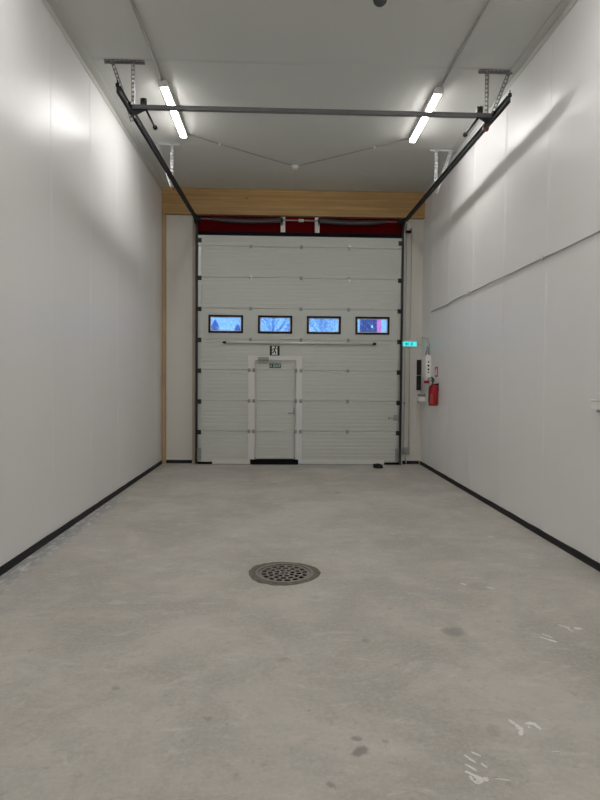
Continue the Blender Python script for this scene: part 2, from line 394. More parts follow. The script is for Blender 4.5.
# glulam beam and post
tag(MB().box(XL+.005, XR-.003, 11.36, YB+.001, 4.905, ZC, .004).build('trim_2', M['glulam']), 'yellow glued timber beam right under the ceiling', 'beam', kind='structure')
tag(MB().box(XL+.005, -2.275, 11.37, YB+.001, .0, 4.903, .004).build('trim_3', M['post']), 'narrow wooden post in the left rear corner', 'post', kind='structure')
tag(MB().box(-1.755, -1.70, 11.40, YB+.001, 0, 4.90, .003).build('trim_4', mat('pale_brown_jamb', (.46, .39, .31), .5, noise=(6, .06))), 'thin wooden jamb strip beside the left door track', 'jamb', kind='structure')
tag(MB().box(2.425, 2.455, 11.41, YB+.001, 0, 4.90, .003).build('trim_5', M['back']), 'pale jamb strip beside the right door track', 'jamb', kind='structure')
# flashing on right pier
tag(MB().box(2.60, 2.612, YB-.004, YB+.01, .08, 4.9).box(2.74, 2.748, YB-.004, YB+.01, .08, 4.9).build('trim_6', M['back']), 'low upright ribs on the right end wall', 'ribs', kind='structure')
# corner flashing under the ceiling
for nm, x, s, lab in (('trim_7', XL, 1, 'left'), ('trim_8', XR, -1, 'right')):
    mb = MB(); xa, xb = sorted((x+s*.004, x+s*.105)); mb.box(xa, xb, YF, 11.36, ZC-.010, ZC-.003)
    xa, xb = sorted((x+s*.003, x+s*.010)); mb.box(xa, xb, YF, 11.36, ZC-.075, ZC-.006)
    tag(mb.build(nm, M['ceil']), 'white metal corner flashing where ceiling meets the %s wall' % lab, 'trim', kind='structure')
# skirting
def skirting(name, pts, label):
    """wavy soft skirting following pts, height .085"""
    mb = MB(); b2 = bmesh.new(); rows = []
    for i in range(len(pts)-1):
        p, q = Vector(pts[i]), Vector(pts[i+1]); nseg = max(1, int((q-p).length/.22))
        for j in range(nseg+(i == len(pts)-2)): rows.append((p.lerp(q, j/nseg), (q-p).normalized()))
    rings = []
    for i, (p, d) in enumerate(rows):
        nrm = Vector((d.y, -d.x, 0)); w = random.uniform(-.003, .003); h = .068+random.uniform(-.003, .003)
        prof = [(0, 0), (.014+w*.5, 0), (.012+w*.5, .012), (.009, .02), (.009, h-.004), (.006, h), (0, h)]
        rings.append([b2.verts.new((p.x+nrm.x*a, p.y+nrm.y*a, z+.0005)) for a, z in prof])
    for A, B in zip(rings, rings[1:]):
        for k in range(len(A)-1): b2.faces.new((A[k], B[k], B[k+1], A[k+1]))
        b2.faces.new((A[-1], B[-1], B[0], A[0]))
    b2.faces.new(rings[0]); b2.faces.new(rings[-1]); mb._join(b2)
    tag(mb.build(name, M['rubber']), label, 'skirting', kind='structure')
skirting('baseboard_left', [(XL+.003, YF, 0), (XL+.003, 11.36, 0)], 'black rubber skirting along the left wall')
skirting('baseboard_right', [(XR-.003, 11.44, 0), (XR-.003, YF, 0)], 'black rubber skirting along the right wall')
skirting('baseboard_back_left', [(-2.272, 11.447, 0), (-1.758, 11.447, 0)], 'short black skirting left of the overhead door')
skirting('baseboard_back_right', [(2.458, 11.447, 0), (2.80, 11.447, 0)], 'short black skirting right of the overhead door')

# ------------------------------------------------------------------ overhead sectional door
YD = 11.33                       # front face of the door leaf
DL, DRX = -1.57, 2.31            # ribbed area between the end stiles
seams = [.045]+[.655+.605*k for k in range(7)]+[4.50]
def ribbed(mb, x0, x1, z0, z1, zs0, zs1, ribs=7):
    """section piece: horizontal line ribs spaced over the whole section zs0..zs1"""
    pts = [(YD+.04, z0), (YD+.012, z0), (YD+.010, z0+.005), (YD, z0+.010)]
    for i in range(1, ribs+1):
        z = zs0+(zs1-zs0)*i/(ribs+1)
        if z0+.02 < z < z1-.02: pts += [(YD, z-.010), (YD+.0045, z-.003), (YD+.0045, z+.003), (YD, z+.010)]
    pts += [(YD, z1-.010), (YD+.010, z1-.005), (YD+.012, z1), (YD+.04, z1)]
    mb.prism([(x0, y, z) for y, z in pts], (x1-x0, 0, 0))
door = thing('door_1', 'large white overhead sectional door with a row of four windows', 'overhead door', (.37, YD+.02, 0), kind='structure')
WX = [(-1.427, -.754), (-.456, .212), (.506, 1.174), (1.469, 2.141)]; WZ = (2.594, 2.940)
WL, WR, WT = -.50, .282, 2.050   # wicket leaf
FL, FR, FT = -.645, .420, 2.150  # wicket frame outside
for i in range(8):
    z0, z1 = seams[i]+.002, seams[i+1]-.002; mb = MB()
    if i == 0 or i == 1 or i == 2:
        ribbed(mb, DL, FL, z0, z1, z0, z1); ribbed(mb, FR, DRX, z0, z1, z0, z1)
    elif i == 3:
        ribbed(mb, DL, FL, z0, z1, z0, z1); ribbed(mb, FR, DRX, z0, z1, z0, z1); mb.box(FL, FR, YD+.0005, YD+.04, FT, z1)
    elif i == 4:
        xs = [DL]+[v for w in WX for v in w]+[DRX]
        for k in range(0, len(xs), 2): mb.box(xs[k], xs[k+1], YD, YD+.04, z0+.008, z1-.008)
        for a, b in WX: mb.box(a, b, YD, YD+.04, z0+.008, WZ[0]).box(a, b, YD, YD+.04, WZ[1], z1-.008)
        mb.box(DL, DRX, YD+.012, YD+.04, z0, z0+.008).box(DL, DRX, YD+.012, YD+.04, z1-.008, z1)
    elif i == 7: ribbed(mb, DL, DRX, z0, z1, z0-.4, z1, 8)
    else: ribbed(mb, DL, DRX, z0, z1, z0, z1)
    if i < 7:
        for a, b in (((DL, FL), (FR, DRX)) if i < 3 else ((DL, DRX),)): mb.box(a, b, YD+.03, YD+.045, z1-.002, z1+.02)
    mb.build('door_section', M['door'], door)
    mb = MB()
    for xa, xb in ((-1.635, DL-.001), (DRX+.001, 2.368)):
        mb.box(xa, xb, YD-.004, YD+.04, z0+.004, z1-.004, .003)
    mb.build('end_stile', M['alugrey'], door)
# windows: black frame, inner bead, pane
for (a, b) in WX:
    z0, z1 = WZ; f = .036; mb = MB()
    mb.box(a-.004, b+.004, YD-.012, YD+.045, z0-.004, z0+f, .003).box(a-.004, b+.004, YD-.012, YD+.045, z1-f, z1+.004, .003)
    mb.box(a-.004, a+f, YD-.012, YD+.045, z0+f*.5, z1-f*.5, .003).box(b-f, b+.004, YD-.012, YD+.045, z0+f*.5, z1-f*.5, .003)
    w = mb.build('window_frame', M['blackm'], door)
    mb = MB(); g = .012
    mb.box(a+f, b-f, YD+.004, YD+.016, z0+f, z0+f+g).box(a+f, b-f, YD+.004, YD+.016, z1-f-g, z1-f)
    mb.box(a+f, a+f+g, YD+.004, YD+.016, z0+f+g, z1-f-g).box(b-f-g, b-f, YD+.004, YD+.016, z0+f+g, z1-f-g)
    mb.build('glazing_bead', M['plastic'], w)
    MB().box(a+f, b-f, YD+.018, YD+.021, z0+f, z1-f).build('pane', M['pane'], w)
# stiffener tube across
mb = MB(); mb.tube([(-1.10, YD-.035, 2.405), (1.83, YD-.035, 2.405)], .018, 12)
for x in (-.6, .35, 1.30): mb.box(x-.02, x+.02, YD-.04, YD, 2.395, 2.42)
o = mb.build('stiffener_tube', M['alu'], door); o['label'] = 'long aluminium tube under the windows'
for x, s in ((-1.10, -1), (1.83, 1)):
    MB().lathe([(.0, 0), (.020, .0), (.022, .02*s), (.020, .055*s), (.010, .07*s)][1:], (x-.02*s, YD-.035, 2.405), 'X', 14).build('end_cap', M['blackm'], o)
# bottom rails and seal
mb = MB()
for a, b in ((-1.345, -.585), (.365, 2.07)):
    mb.box(a, b, YD-.018, YD+.03, .008, .060, .003).box(a, b, YD-.012, YD+.03, .064, .092, .003)
mb.build('bottom_rail', M['alu'], door)['label'] = 'white aluminium rail'
mb = MB(); mb.box(-1.63, -.59, YD+.001, YD+.045, .0, .043).box(.37, 2.365, YD+.001, YD+.045, .0, .043); mb.build('bottom_seal', M['seal'], door)
mb = MB(); mb.box(-1.63, 2.36, YD-.01, YB-.007, 4.502, 4.572, .004); mb.build('top_seal', M['seal'], door)
# hinges
def hinge(x, z, y=YD, wide=.055):
    mb = MB(); mb.box(x-wide/2, x+wide/2, y-.006, y, z-.038, z+.038, .0015)
    mb.tube([(x-wide/2-.004, y-.012, z), (x+wide/2+.004, y-.012, z)], .010, 8)
    for a, b in ((-.3, -.026), (.3, -.026), (-.3, .026), (.3, .026)): mb.lathe([(.005, 0), (.005, -.004), (.002, -.005)], (x+a*wide, y-.006, z+b), 'Y', 8)
    return mb.build('hinge', M['hinge'], door)
def roller_hinge(x, z, s):
    mb = MB(); mb.box(x-.035, x+.035, YD-.010, YD-.004, z-.045, z+.045, .002)
    mb.box(x-.03, x+.03, YD-.05, YD-.008, z-.012, z-.008).box(x-.03, x+.03, YD-.05, YD-.008, z+.008, z+.012)
    mb.tube([(x-.02*s, YD-.035, z), (x+.055*s, YD-.035, z)], .006, 8)
    h = mb.build('roller_hinge', M['dark'], door)
    r0 = x+.042*s
    MB().lathe([(.010, -.008), (.022, -.008), (.022, .008), (.010, .008)], (r0, YD-.035, z), 'X', 14).build('roller', M['blackm'], h)
for i, z in enumerate(seams[1:8]):
    if i < 3: xs = (-.625, -.535, .295, .395, 1.328)
    elif i == 3: xs = (-.606, .392, 1.328)
    else: xs = (-.606, .385, 1.33)
    for x in xs: hinge(x, z, YD-(.015 if i < 3 and x < 1 else 0))
    z = 4.39 if i == 6 else z-.02
    roller_hinge(-1.60, z, -1); roller_hinge(2.335, z, 1)
for x, s in ((-1.60, -1), (2.335, 1)):   # bottom corner brackets
    mb = MB(); mb.box(x-.045, x+.04, YD-.012, YD-.004, .09, .33, .003).box(x-.04, x+.035, YD-.05, YD-.01, .30, .315).box(x-.04, x+.035, YD-.05, YD-.01, .11, .125)
    mb.build('corner_bracket', M['hinge'], door)
# slide latch at the right edge
mb = MB(); mb.box(2.245, 2.345, YD-.014, YD-.004, .885, 1.0, .003); mb.tube([(2.14, YD-.02, .94), (2.40, YD-.02, .94)], .009, 10)
mb.box(2.26, 2.33, YD-.034, YD-.012, .915, .97, .005).box(2.14, 2.165, YD-.032, YD-.004, .91, .965, .003)
mb.build('slide_latch', M['hinge'], door)
# white pieces added for the shine of hinges on the upper rows
for x, z in ((1.34, 4.315), (1.335, 3.66), (-.60, 3.69)):
    mb = MB(); mb.box(x-.035, x+.035, YD-.012, YD, z-.012, z+.012, .003).box(x-.012, x+.012, YD-.018, YD, z-.05, z+.04, .003); mb.build('hinge_shine', M['plastic'], door)

# ------------------------------------------------------------------ wicket door in the overhead door
wd = thing('door_2', 'narrow pass door set into the overhead door', 'pass door', (-.11, YD+.01, 0), kind='structure')
mb = MB()
mb.box(FL+.003, WL-.012, YD-.014, YD+.035, .095, FT-.002, .003).box(WR+.012, FR-.003, YD-.014, YD+.035, .095, FT-.002, .003)
mb.box(WL-.012, WR+.012, YD-.014, YD+.035, WT+.012, FT-.002, .003)
mb.box(WL-.03, WL+.01, YD+.036, YD+.046, .09, WT+.03).box(WR-.01, WR+.03, YD+.036, YD+.046, .09, WT+.03).box(WL-.03, WR+.03, YD+.036, YD+.046, WT-.01, WT+.03)
for x in (FL+.075, FR-.075): mb.box(x-.006, x+.006, YD-.017, YD-.013, .1, FT-.01)
mb.build('frame', M['alu'], wd)
zz = [.105]+seams[1:4]+[WT]
mb = MB()
for i in range(4): ribbed(mb, WL+.038, WR-.038, zz[i]+.002, zz[i+1]-.002, zz[i], zz[i+1], 7 if i < 3 else 2)
for z in zz[1:4]: mb.box(WL+.038, WR-.038, YD+.03, YD+.035, z-.01, z+.01)
leaf = mb.build('leaf', M['door'], wd)
mb = MB()
for a, b in ((WL, WL+.037), (WR-.037, WR)): mb.box(a, b, YD-.006, YD+.034, .105, WT, .002)
mb.box(WL+.037, WR-.037, YD-.005, YD+.034, WT-.02, WT-.001)
mb.build('leaf_edge', M['alugrey'], wd)
mb = MB(); mb.box(-.60, .355, YD-.02, YD+.030, .0, .10, .006).box(-.60, .355, YD+.028, YD+.075, .0, .14).box(-.575, .335, YD-.035, YD-.01, 0, .03, .004); mb.build('threshold', M['seal'], wd)
mb = MB()   # lever handle
mb.box(.245, .281, YD-.016, YD-.005, .98, 1.13, .004); mb.tube([(.263, YD-.014, 1.028), (.263, YD-.055, 1.028), (.253, YD-.062, 1.028), (.15, YD-.062, 1.022)], .012, 10)
h = mb.build('lever_handle', M['hinge'], wd)
MB().lathe([(.019, -.004), (.019, -.026), (.012, -.030)], (.263, YD-.010, 1.10), 'Y', 16).build('lock_cylinder', M['hinge'], h)
mb = MB(); mb.box(-.452, -.24, YD-.075, YD-.014, 2.055, 2.125, .008)   # door closer
cl = mb.build('door_closer', M['greyplastic'], wd); cl['label'] = 'grey door closer box'
mb = MB(); mb.box(-.495, .02, YD-.032, YD-.010, 2.022, 2.040, .003).tube([(-.34, YD-.045, 2.056), (-.34, YD-.04, 2.04)], .012, 10).build('slide_rail', M['alugrey'], cl)

# signs (flat boards stuck on the door)
def man(mb, cx, cz, s, y):
    """running figure, height about s, as thin raised shapes; faces -Y"""
    def P(*pts): mb.prism([(cx+a*s, y, cz+b*s) for a, b in pts], (0, -.0015, 0))
    mb.lathe([(.085*s, 0), (.085*s, -.0015)], (cx+.08*s, y, cz+.38*s), 'Y', 16)
    P((-.02, .27), (.12, .29), (.06, -.02), (-.10, -.03))
    P((.08, .29), (.13, .25), (.26, .12), (.34, .17), (.31, .23), (.26, .20), (.14, .30))
    P((-.02, .27), (.0, .20), (-.14, .14), (-.20, .0), (-.27, .02), (-.19, .20))
    P((-.10, -.02), (.06, -.01), (.18, -.16), (.10, -.40), (.01, -.40), (.07, -.17), (-.04, -.08))
    P((-.10, -.02), (.0, -.08), (-.12, -.26), (-.36, -.30), (-.36, -.22), (-.17, -.18))
sg = thing('escape_sign', 'square black and white sign of a running man above the pass door', 'sign', (-.126, YD, 2.16))
MB().box(-.224, -.030, YD-.004, YD-.0005, 2.158, 2.352, .001).build('board', M['signblack'], sg)
mb = MB(); y = YD-.0042
mb.box(-.180, -.074, y-.001, y, 2.172, 2.338); mb.build('doorway_symbol', M['signwhite'], sg)
mb = MB(); man(mb, -.130, 2.255, .185, y-.0015); mb.build('running_man', M['signblack'], sg)
sg = thing('exit_sign', 'small dark green EXIT sign on the pass door leaf', 'sign', (-.113, YD-.006, 1.914))
MB().box(-.228, .0, YD-.0065, YD-.003, 1.914, 1.998, .001).build('board', M['signgreen'], sg)
def text(body, size, loc, m, parent, name='lettering', bold=.0):
    cu = bpy.data.curves.new('t', 'FONT'); cu.body = body; cu.size = size; cu.align_x = 'CENTER'; cu.align_y = 'CENTER'; cu.extrude = .0006; cu.offset = bold
    ob = bpy.data.objects.new('t', cu); C.objects.link(ob); bpy.context.view_layer.update()
    me = bpy.data.meshes.new_from_object(ob.evaluated_get(bpy.context.evaluated_depsgraph_get())); bpy.data.objects.remove(ob)
    me.transform(Matrix.Translation(Vector(loc)) @ Matrix.Rotation(PI/2, 4, 'X')); me.materials.clear(); me.materials.append(m)
    q = Vector(parent.location); me.transform(Matrix.Translation(-q))
    o = bpy.data.objects.new(name, me); C.objects.link(o); o.parent = parent; return o
text('EXIT', .072, (-.078, YD-.0072, 1.953), M['signwhite'], sg, bold=.001)
mb = MB(); man(mb, -.195, 1.955, .062, YD-.0066); mb.build('running_man', M['signwhite'], sg)

# ------------------------------------------------------------------ tracks, hangers, crossbar
ZT = 4.785
def track(name, x, s, label, dx):
    """s=+1: channel opens towards +x. Vertical run, curve, horizontal run as one bent channel with wall angle"""
    t = thing(name, label, 'door track', (x, YD-.03, 0), 'roller tracks of the overhead door')
    # path of the channel in (y,z)
    yv = YD-.035; R = .24; path = [(yv, .02), (yv, ZT-R)]
    for k in range(1, 9):
        a = PI/2*k/8; path.append((yv-R+R*math.cos(a), ZT-R+R*math.sin(a)))
    path.append((6.36, ZT+.02))
    sec = [(0, -.028), (s*.030, -.028), (s*.030, -.024), (s*.004, -.024), (s*.004, .024), (s*.030, .024), (s*.030, .028), (0, .028)]
    def sweep(path, sec):
        b2 = bmesh.new(); rings = []
        for i, (y, z) in enumerate(path):
            a = Vector(path[max(0, i-1)]); b = Vector(path[min(len(path)-1, i+1)]); d = (b-a).normalized(); nr = Vector((-d.y, d.x))
            rings.append([b2.verts.new((x+u+dx*max(0, (11.1-y)/4.7), y+nr.x*v, z+nr.y*v)) for u, v in sec])
        for A, B in zip(rings, rings[1:]):
            for k in range(len(sec)): b2.faces.new((A[k], A[(k+1) % len(sec)], B[(k+1) % len(sec)], B[k]))
        b2.faces.new(rings[0]); b2.faces.new(rings[-1]); m_ = MB(); m_._join(b2); return m_
    sweep(path[:2], sec).build('vertical_channel', M['dark'], t)
    sweep(path[1:-1], sec).build('curved_channel', M['dark'], t)
    sweep(path[-2:], sec).build('horizontal_channel', M['dark'], t)
    mb = MB()   # carrying angle along the horizontal run
    mb.bar((x-s*.002, 11.1, ZT+.032), (x-s*.002+dx, 6.38, ZT+.052), .036, .004, side=(1, 0, 0)); mb.bar((x-s*.018, 11.1, ZT-.002), (x-s*.018+dx, 6.38, ZT+.018), .004, .068, side=(1, 0, 0))
    mb.build('carrying_angle', M['dark'], t)
    mb = MB()   # wall angle
    xa, xb = sorted((x-s*.004, x)); mb.box(xa, xb, yv-.03, YB-.052, .0, 4.50)
    xa, xb = sorted((x-s*.012, x)); mb.box(xa, xb, YB-.055, YB-.051, .0, 4.50)
    mb.build('wall_angle', M['dark'], t)
    xa, xb = sorted((x+s*.012, x+s*.09)); MB().box(xa, xb, YD+.041, YB-.0005, 0, 4.44).build('side_light_seal', M['seal'], t)  # added strip, stops outdoor light leaking past the door edge
    mb = MB(); mb.box(x+dx-.02, x+dx+.02, 6.345, 6.36, ZT+.03, ZT+.07, .003).tube([(x+dx, 6.352, ZT+.05), (x+dx, 6.352, ZT+.10)], .007, 8); mb.build('end_stop', M['blackm'], t)
    return t
XTL, XTR = -1.668, 2.397
track('door_track', XTL, 1, 'black roller track on the left side of the overhead door', -.12)
track('door_track', XTR, -1, 'black roller track on the right side of the overhead door', .11)

def hanger(xa, xb, y, xv, xd, xe, zv, ze, label, s, m, wallseg=None):
    t = thing('track_hanger', label, 'hanger', (xv, y, ZC), 'perforated hangers under the ceiling')
    mb = MB(); ladder(mb, (xa, y, ZC-.006), (xb, y, ZC-.006), .045, .003, (0, 1, 0)); mb.bar((xa, y+.022, ZC-.019), (xb, y+.022, ZC-.019), .003, .028, side=(0, 1, 0)); mb.build('ceiling_angle', m, t)
    mb = MB(); ladder(mb, (xv, y, ZC-.01), (xv, y, zv), .040, .003, (1, 0, 0)); mb.build('upright_strip', m, t)
    mb = MB(); ladder(mb, (xd, y-.006, ZC-.01), (xe, y-.006, ze), .040, .003, (1, 0, 0)); mb.build('slanting_strip', m, t)
    for (a, b) in ((xv, ZC-.02), (xd, ZC-.02), (xv, zv+.04), (xe, ze+.02)): MB().lathe([(.010, -.002), (.010, -.012), (.006, -.014)], (a, y-.004, b), 'Y', 6).build('bolt', M['galv'], t)
    return t
hanger(-2.105, -1.634, 6.92, -1.765, -2.01, -1.775, 4.74, 4.70, 'backlit grey V-shaped hanger at the near end of the left track', 1, M['strip'])
hanger(2.35, 2.767, 6.92, 2.445, 2.715, 2.44, 4.78, 4.68, 'backlit grey V-shaped hanger at the near end of the right track', -1, M['strip'])
hanger(-2.013, -1.640, 9.24, -1.75, -1.99, -1.755, 4.81, 4.72, 'lamplit V-shaped hanger halfway along the left track', 1, M['bright'])
hanger(2.376, 2.786, 9.24, 2.465, 2.71, 2.475, 4.80, 4.70, 'lamplit V-shaped hanger halfway along the right track', -1, M['bright'])

# crossbar
XTL -= .11; XTR += .10
cb = thing('track_crossbar', 'long dark steel crossbar between the two tracks in front of the lamps', 'crossbar', (.36, 6.80, ZT))
y0 = 6.78
sec = [(-.024, -.023), (.024, -.023), (.024, -.009), (.018, -.009), (.018, .009), (.024, .009), (.024, .023), (-.024, .023), (-.024, .010), (-.018, .010), (-.018, -.010), (-.024, -.010)]
MB().prism([(XTL+.04, y0+a, 4.80+b) for a, b in sec], (XTR-XTL-.08, 0, 0)).build('beam', M['bar'], cb)
for x, s in ((XTL, 1), (XTR, -1)):
    mb = MB(); mb.prism([(x+s*.035, y0-.03, 4.768), (x+s*.22, y0-.03, 4.768), (x+s*.035, y0+.14, 4.768)], (0, 0, -.004))
    mb.box(*sorted((x+s*.005, x+s*.04)), y0-.06, y0+.06, 4.81, 4.835, .002); mb.build('gusset_plate', M['blackm'], cb)
    mb = MB(); q = x+s*.175; mb.box(*sorted((q-.04, q+.03)), y0-.02, y0+.02, 4.828, 4.90, .003); br = mb.build('bearing_plate', M['dark'], cb)
    MB().lathe([(.020, 0), (.020, -.02), (.012, -.024)], (q, y0-.02, 4.875), 'Y', 16).build('bearing', M['blackm'], br)
    q = x+s*.20; mb = MB(); mb.tube([(q, y0+.0, 4.768), (q, y0+.46, 4.775)], .013, 12); rd = mb.build('buffer_rod', M['blackm'], cb)
    MB().lathe([(.020, 0), (.028, .01), (.028, .035), (.016, .045)], (q, y0+.44, 4.775), 'Y', 16).build('buffer_tip', M['blackm'], rd)
tag(MB().box(2.40, 2.455, 6.84, 6.90, 4.665, 4.695, .006).box(2.39, 2.43, 6.85, 6.89, 4.67, 4.73, .006).build('red_clamp', mat('faded_red_plastic', (.16, .03, .03), .5)),
    'small dull red clamp under the near end of the right track', 'clamp')

# ------------------------------------------------------------------ torsion springs above the door
sh = thing('torsion_spring_shaft', 'steel shaft with two sagging springs under the timber beam', 'spring shaft', (.35, 11.25, 4.775))
ys, zs = 11.25, 4.785
MB().tube([(-1.70, ys, zs), (2.40, ys, zs)], .0125, 12).build('shaft', M['strip'], sh)
def coil(x0, x1, thick_end):
    nr = int(abs(x1-x0)/.006); pts = []; rr = []
    for i in range(nr+1):
        t = i/nr; x = x0+(x1-x0)*t; sag = -.030*math.sin(PI*min(1, t*1.0))
        pts.append((x, ys, zs+sag)); rr.append((.030+.016*min(1, t*4) if i % 2 else .024+.016*min(1, t*4)))
    mb = MB(); mb.tube(pts, rr, 14); return mb.build('spring', M['spring'], sh)
coil(-1.36, -.02, 1); coil(2.02, .73, 1)
for x in (-.0, .70):
    w = x+.018 if x == 0 else x-.004
    br = MB().box(w-.045, w+.045, YB-.035, YB+.02, 4.525, 4.90, .004).build('mounting_board', M['plastic'], sh); br['label'] = 'white upright board'
    q = x-.005 if x == 0 else x+.02
    mb = MB(); mb.box(q-.006, q+.006, ys-.05, YB-.035, zs-.06, zs+.06, .002).lathe([(.044, -.02), (.052, -.01), (.052, .012), (.03, .02)], (q, ys, zs), 'X', 20)
    mb.build('bearing_bracket', M['blackm'], br)
MB().lathe([(.02, -.05), (.030, -.048), (.030, .048), (.02, .05)], (.37, ys, zs), 'X', 16).build('shaft_coupler', M['conduit'], sh)
for x, s in ((-1.63, -1), (2.33, 1)):
    mb = MB(); prof = [(.02, -.055)]
    for k in range(9): prof += [(.062, -.05+k*.011), (.056, -.0445+k*.011)]
    prof += [(.068, .050), (.068, .056), (.02, .06)]
    mb.lathe([(r, h*s*-1) for r, h in prof], (x, ys, zs), 'X', 24); mb.build('cable_drum', M['blackm'], sh)
    mb = MB(); q = x+s*.064; mb.box(q-.004, q+.004, ys-.06, YB-.002, zs-.08, zs+.075, .002); mb.build('end_bracket', M['blackm'], sh)
    q = x+.03*s; MB().tube([(q, ys-.055, zs), (q, YD-.055, 4.3), (q, YD-.055, .12)], .0025, 6).build('lift_cable', M['dark'], sh)

# small hoist guide and conduits on the right pier
t = thing('chain_hoist', 'small grey hoist unit at the top of the right end wall', 'hoist', (2.51, 11.41, 4.66))
MB().box(2.475, 2.555, 11.36, YB-.001, 4.66, 4.80, .006).build('housing', M['plastic'], t)
MB().box(2.46, 2.55, 11.34, YB-.001, 4.62, 4.655, .004).box(2.545, 2.56, 11.34, YB-.001, 4.62, 4.70, .003).build('bracket', M['blackm'], t)
for x, lb in ((2.485, 'thin grey pipe running down beside the right door track'), (2.585, 'thin grey pipe nearest the black wall panels')):
    o = MB().tube([(x, YB-.014, 4.62), (x, YB-.014, .30)], .009, 8).build('wall_conduit', M['conduit']); base(o, (x, YB-.014, .30)); tag(o, lb, 'conduit', 'pipes on the right end wall')
t = thing('junction_box', 'grey box low on the right end wall at the foot of two pipes', 'electrical box', (2.53, YB, .2))
MB().box(2.465, 2.605, YB-.055, YB-.001, .205, .345, .006).build('housing', M['gconduit'], t)
MB().tube([(2.53, YB-.03, .205), (2.53, YB-.03, .12), (2.535, YB-.03, .02)], .012, 8).build('cable_tail', M['conduit'], t)
o = MB().lathe([(.014, -.001), (.014, -.022), (.008, -.026)], (2.485, YB-.022, 1.235), 'Y', 12).build('pipe_clip', M['blackm']); base(o, (2.485, YB-.02, 1.235))
tag(o, 'tiny dark clip on the pipe beside the right door track', 'clip')

# lit green emergency light
t = thing('emergency_light', 'glowing turquoise emergency exit light on the right end wall', 'exit light', (2.56, YB, 2.42))
MB().box(2.405, 2.715, YB-.05, YB-.001, 2.465, 2.485, .003).box(2.395, 2.725, YB-.03, YB-.001, 2.37, 2.468, .003).build('housing', M['plastic'], t)
MB().box(2.410, 2.710, YB-.044, YB-.0305, 2.374, 2.464, .002).build('lit_panel', M['greenlit'], t)
mb = MB(); mdark = mat('exit_symbol_green', (.005, .13, .10), .5)
man(mb, 2.615, 2.419, .088, YB-.0445); mb.prism([(2.48, YB-.0445, 2.419), (2.51, YB-.0445, 2.445), (2.51, YB-.0445, 2.428), (2.555, YB-.0445, 2.428), (2.555, YB-.0445, 2.410), (2.51, YB-.0445, 2.410), (2.51, YB-.0445, 2.393)], (0, -.0015, 0))
mb.build('exit_symbol', mdark, t)
mb = MB(); mb.tube([(2.725, YB-.012, 2.415), (2.78, YB-.012, 2.41), (2.815, YB-.02, 2.42), (2.818, YB-.05, 2.55)], .006, 8); mb.build('feed_cable', M['conduit'], t)

# black two-part panel on the right end wall, white board beside
t = thing('wall_panel', 'tall narrow black two-part panel in the right rear corner', 'panel', (2.775, YB, 1.5))
MB().box(2.728, 2.815, YB-.03, YB-.001, 1.80, 2.105, .003).build('upper_half', M['signblack'], t)
MB().box(2.728, 2.815, YB-.03, YB-.001, 1.495, 1.785, .003).build('lower_half', M['signblack'], t)
# door control unit on the right wall
t = thing('door_control_unit', 'white control unit with looped cables above the extinguisher', 'control unit', (XR, 10.9, 1.7))
MB().box(2.725, XR-.0005, 10.72, 11.02, 1.745, 2.17, .008).build('housing', M['plastic'], t)
for z, r in ((2.04, .014), (1.97, .018), (1.90, .016), (1.84, .013)): MB().lathe([(r, 0), (r, -.010), (r*.7, -.014)], (2.778, 10.72, z), 'Y', 14).build('control_button', M['blackm'], t)
mb = MB()
for k, (h, w) in enumerate(((.16, .045), (.11, .03), (.21, .025))):
    xo = 2.775+.006*k; mb.tube([(xo-w+ w*2*i/10, 10.80+.02*k, 2.135+h*math.sin(PI*i/10)) for i in range(11)], .009, 8)
mb.build('cable_loop', M['gconduit'], t)
mb = MB(); mb.tube([(2.80, 10.80, 2.14), (2.812, 10.80, 2.36), (2.815, 11.0, 2.5), (2.815, 11.40, 2.56)], .006, 8); mb.build('supply_cable', M['gconduit'], t)
mb = MB(); mb.lathe([(.026, .08), (.034, .07), (.038, .0), (.030, -.005)], (2.765, 10.80, 1.69), 'Z', 16); pg = mb.build('plug', M['plastic'], t)
MB().lathe([(.030, 0), (.044, -.005), (.046, -.05), (.036, -.055)], (2.765, 10.80, 1.69), 'Z', 18).build('plug_collar', M['extred'], pg)['label'] = 'dark red collar'
# socket outlet
def socket(loc, w, d, h, label, cat='socket'):
    x, y, z = loc; t = thing('socket_outlet', label, cat, (x, y, z))
    MB().box(x-d, x-.004, y-w/2, y+w/2, z, z+h, .006).build('housing', M['plastic'], t)
    return t
t = socket((XR, 11.18, 1.285), .22, .125, .09, 'white socket box in the right rear corner under the control unit')
MB().box(XR-.130, XR+.001, 11.05, 11.29, 1.262, 1.283, .003).build('bottom_ledge', M['conduit'], t)
MB().box(XR-.105, XR-.01, 11.058, 11.30, 1.377, 1.425, .006).build('flap_lid', M['greyplastic'], t)
t = socket((XR, 4.905, 1.425), .20, .070, .075, 'white socket box near the viewer on the right wall')
MB().box(XR-.078, XR+.001, 4.80, 5.012, 1.501, 1.522, .005).build('top_lid', M['plastic'], t)
MB().box(XR-.045, XR-.000, 4.82, 4.955, 1.400, 1.424, .005).build('underside', M['greyplastic'], t)

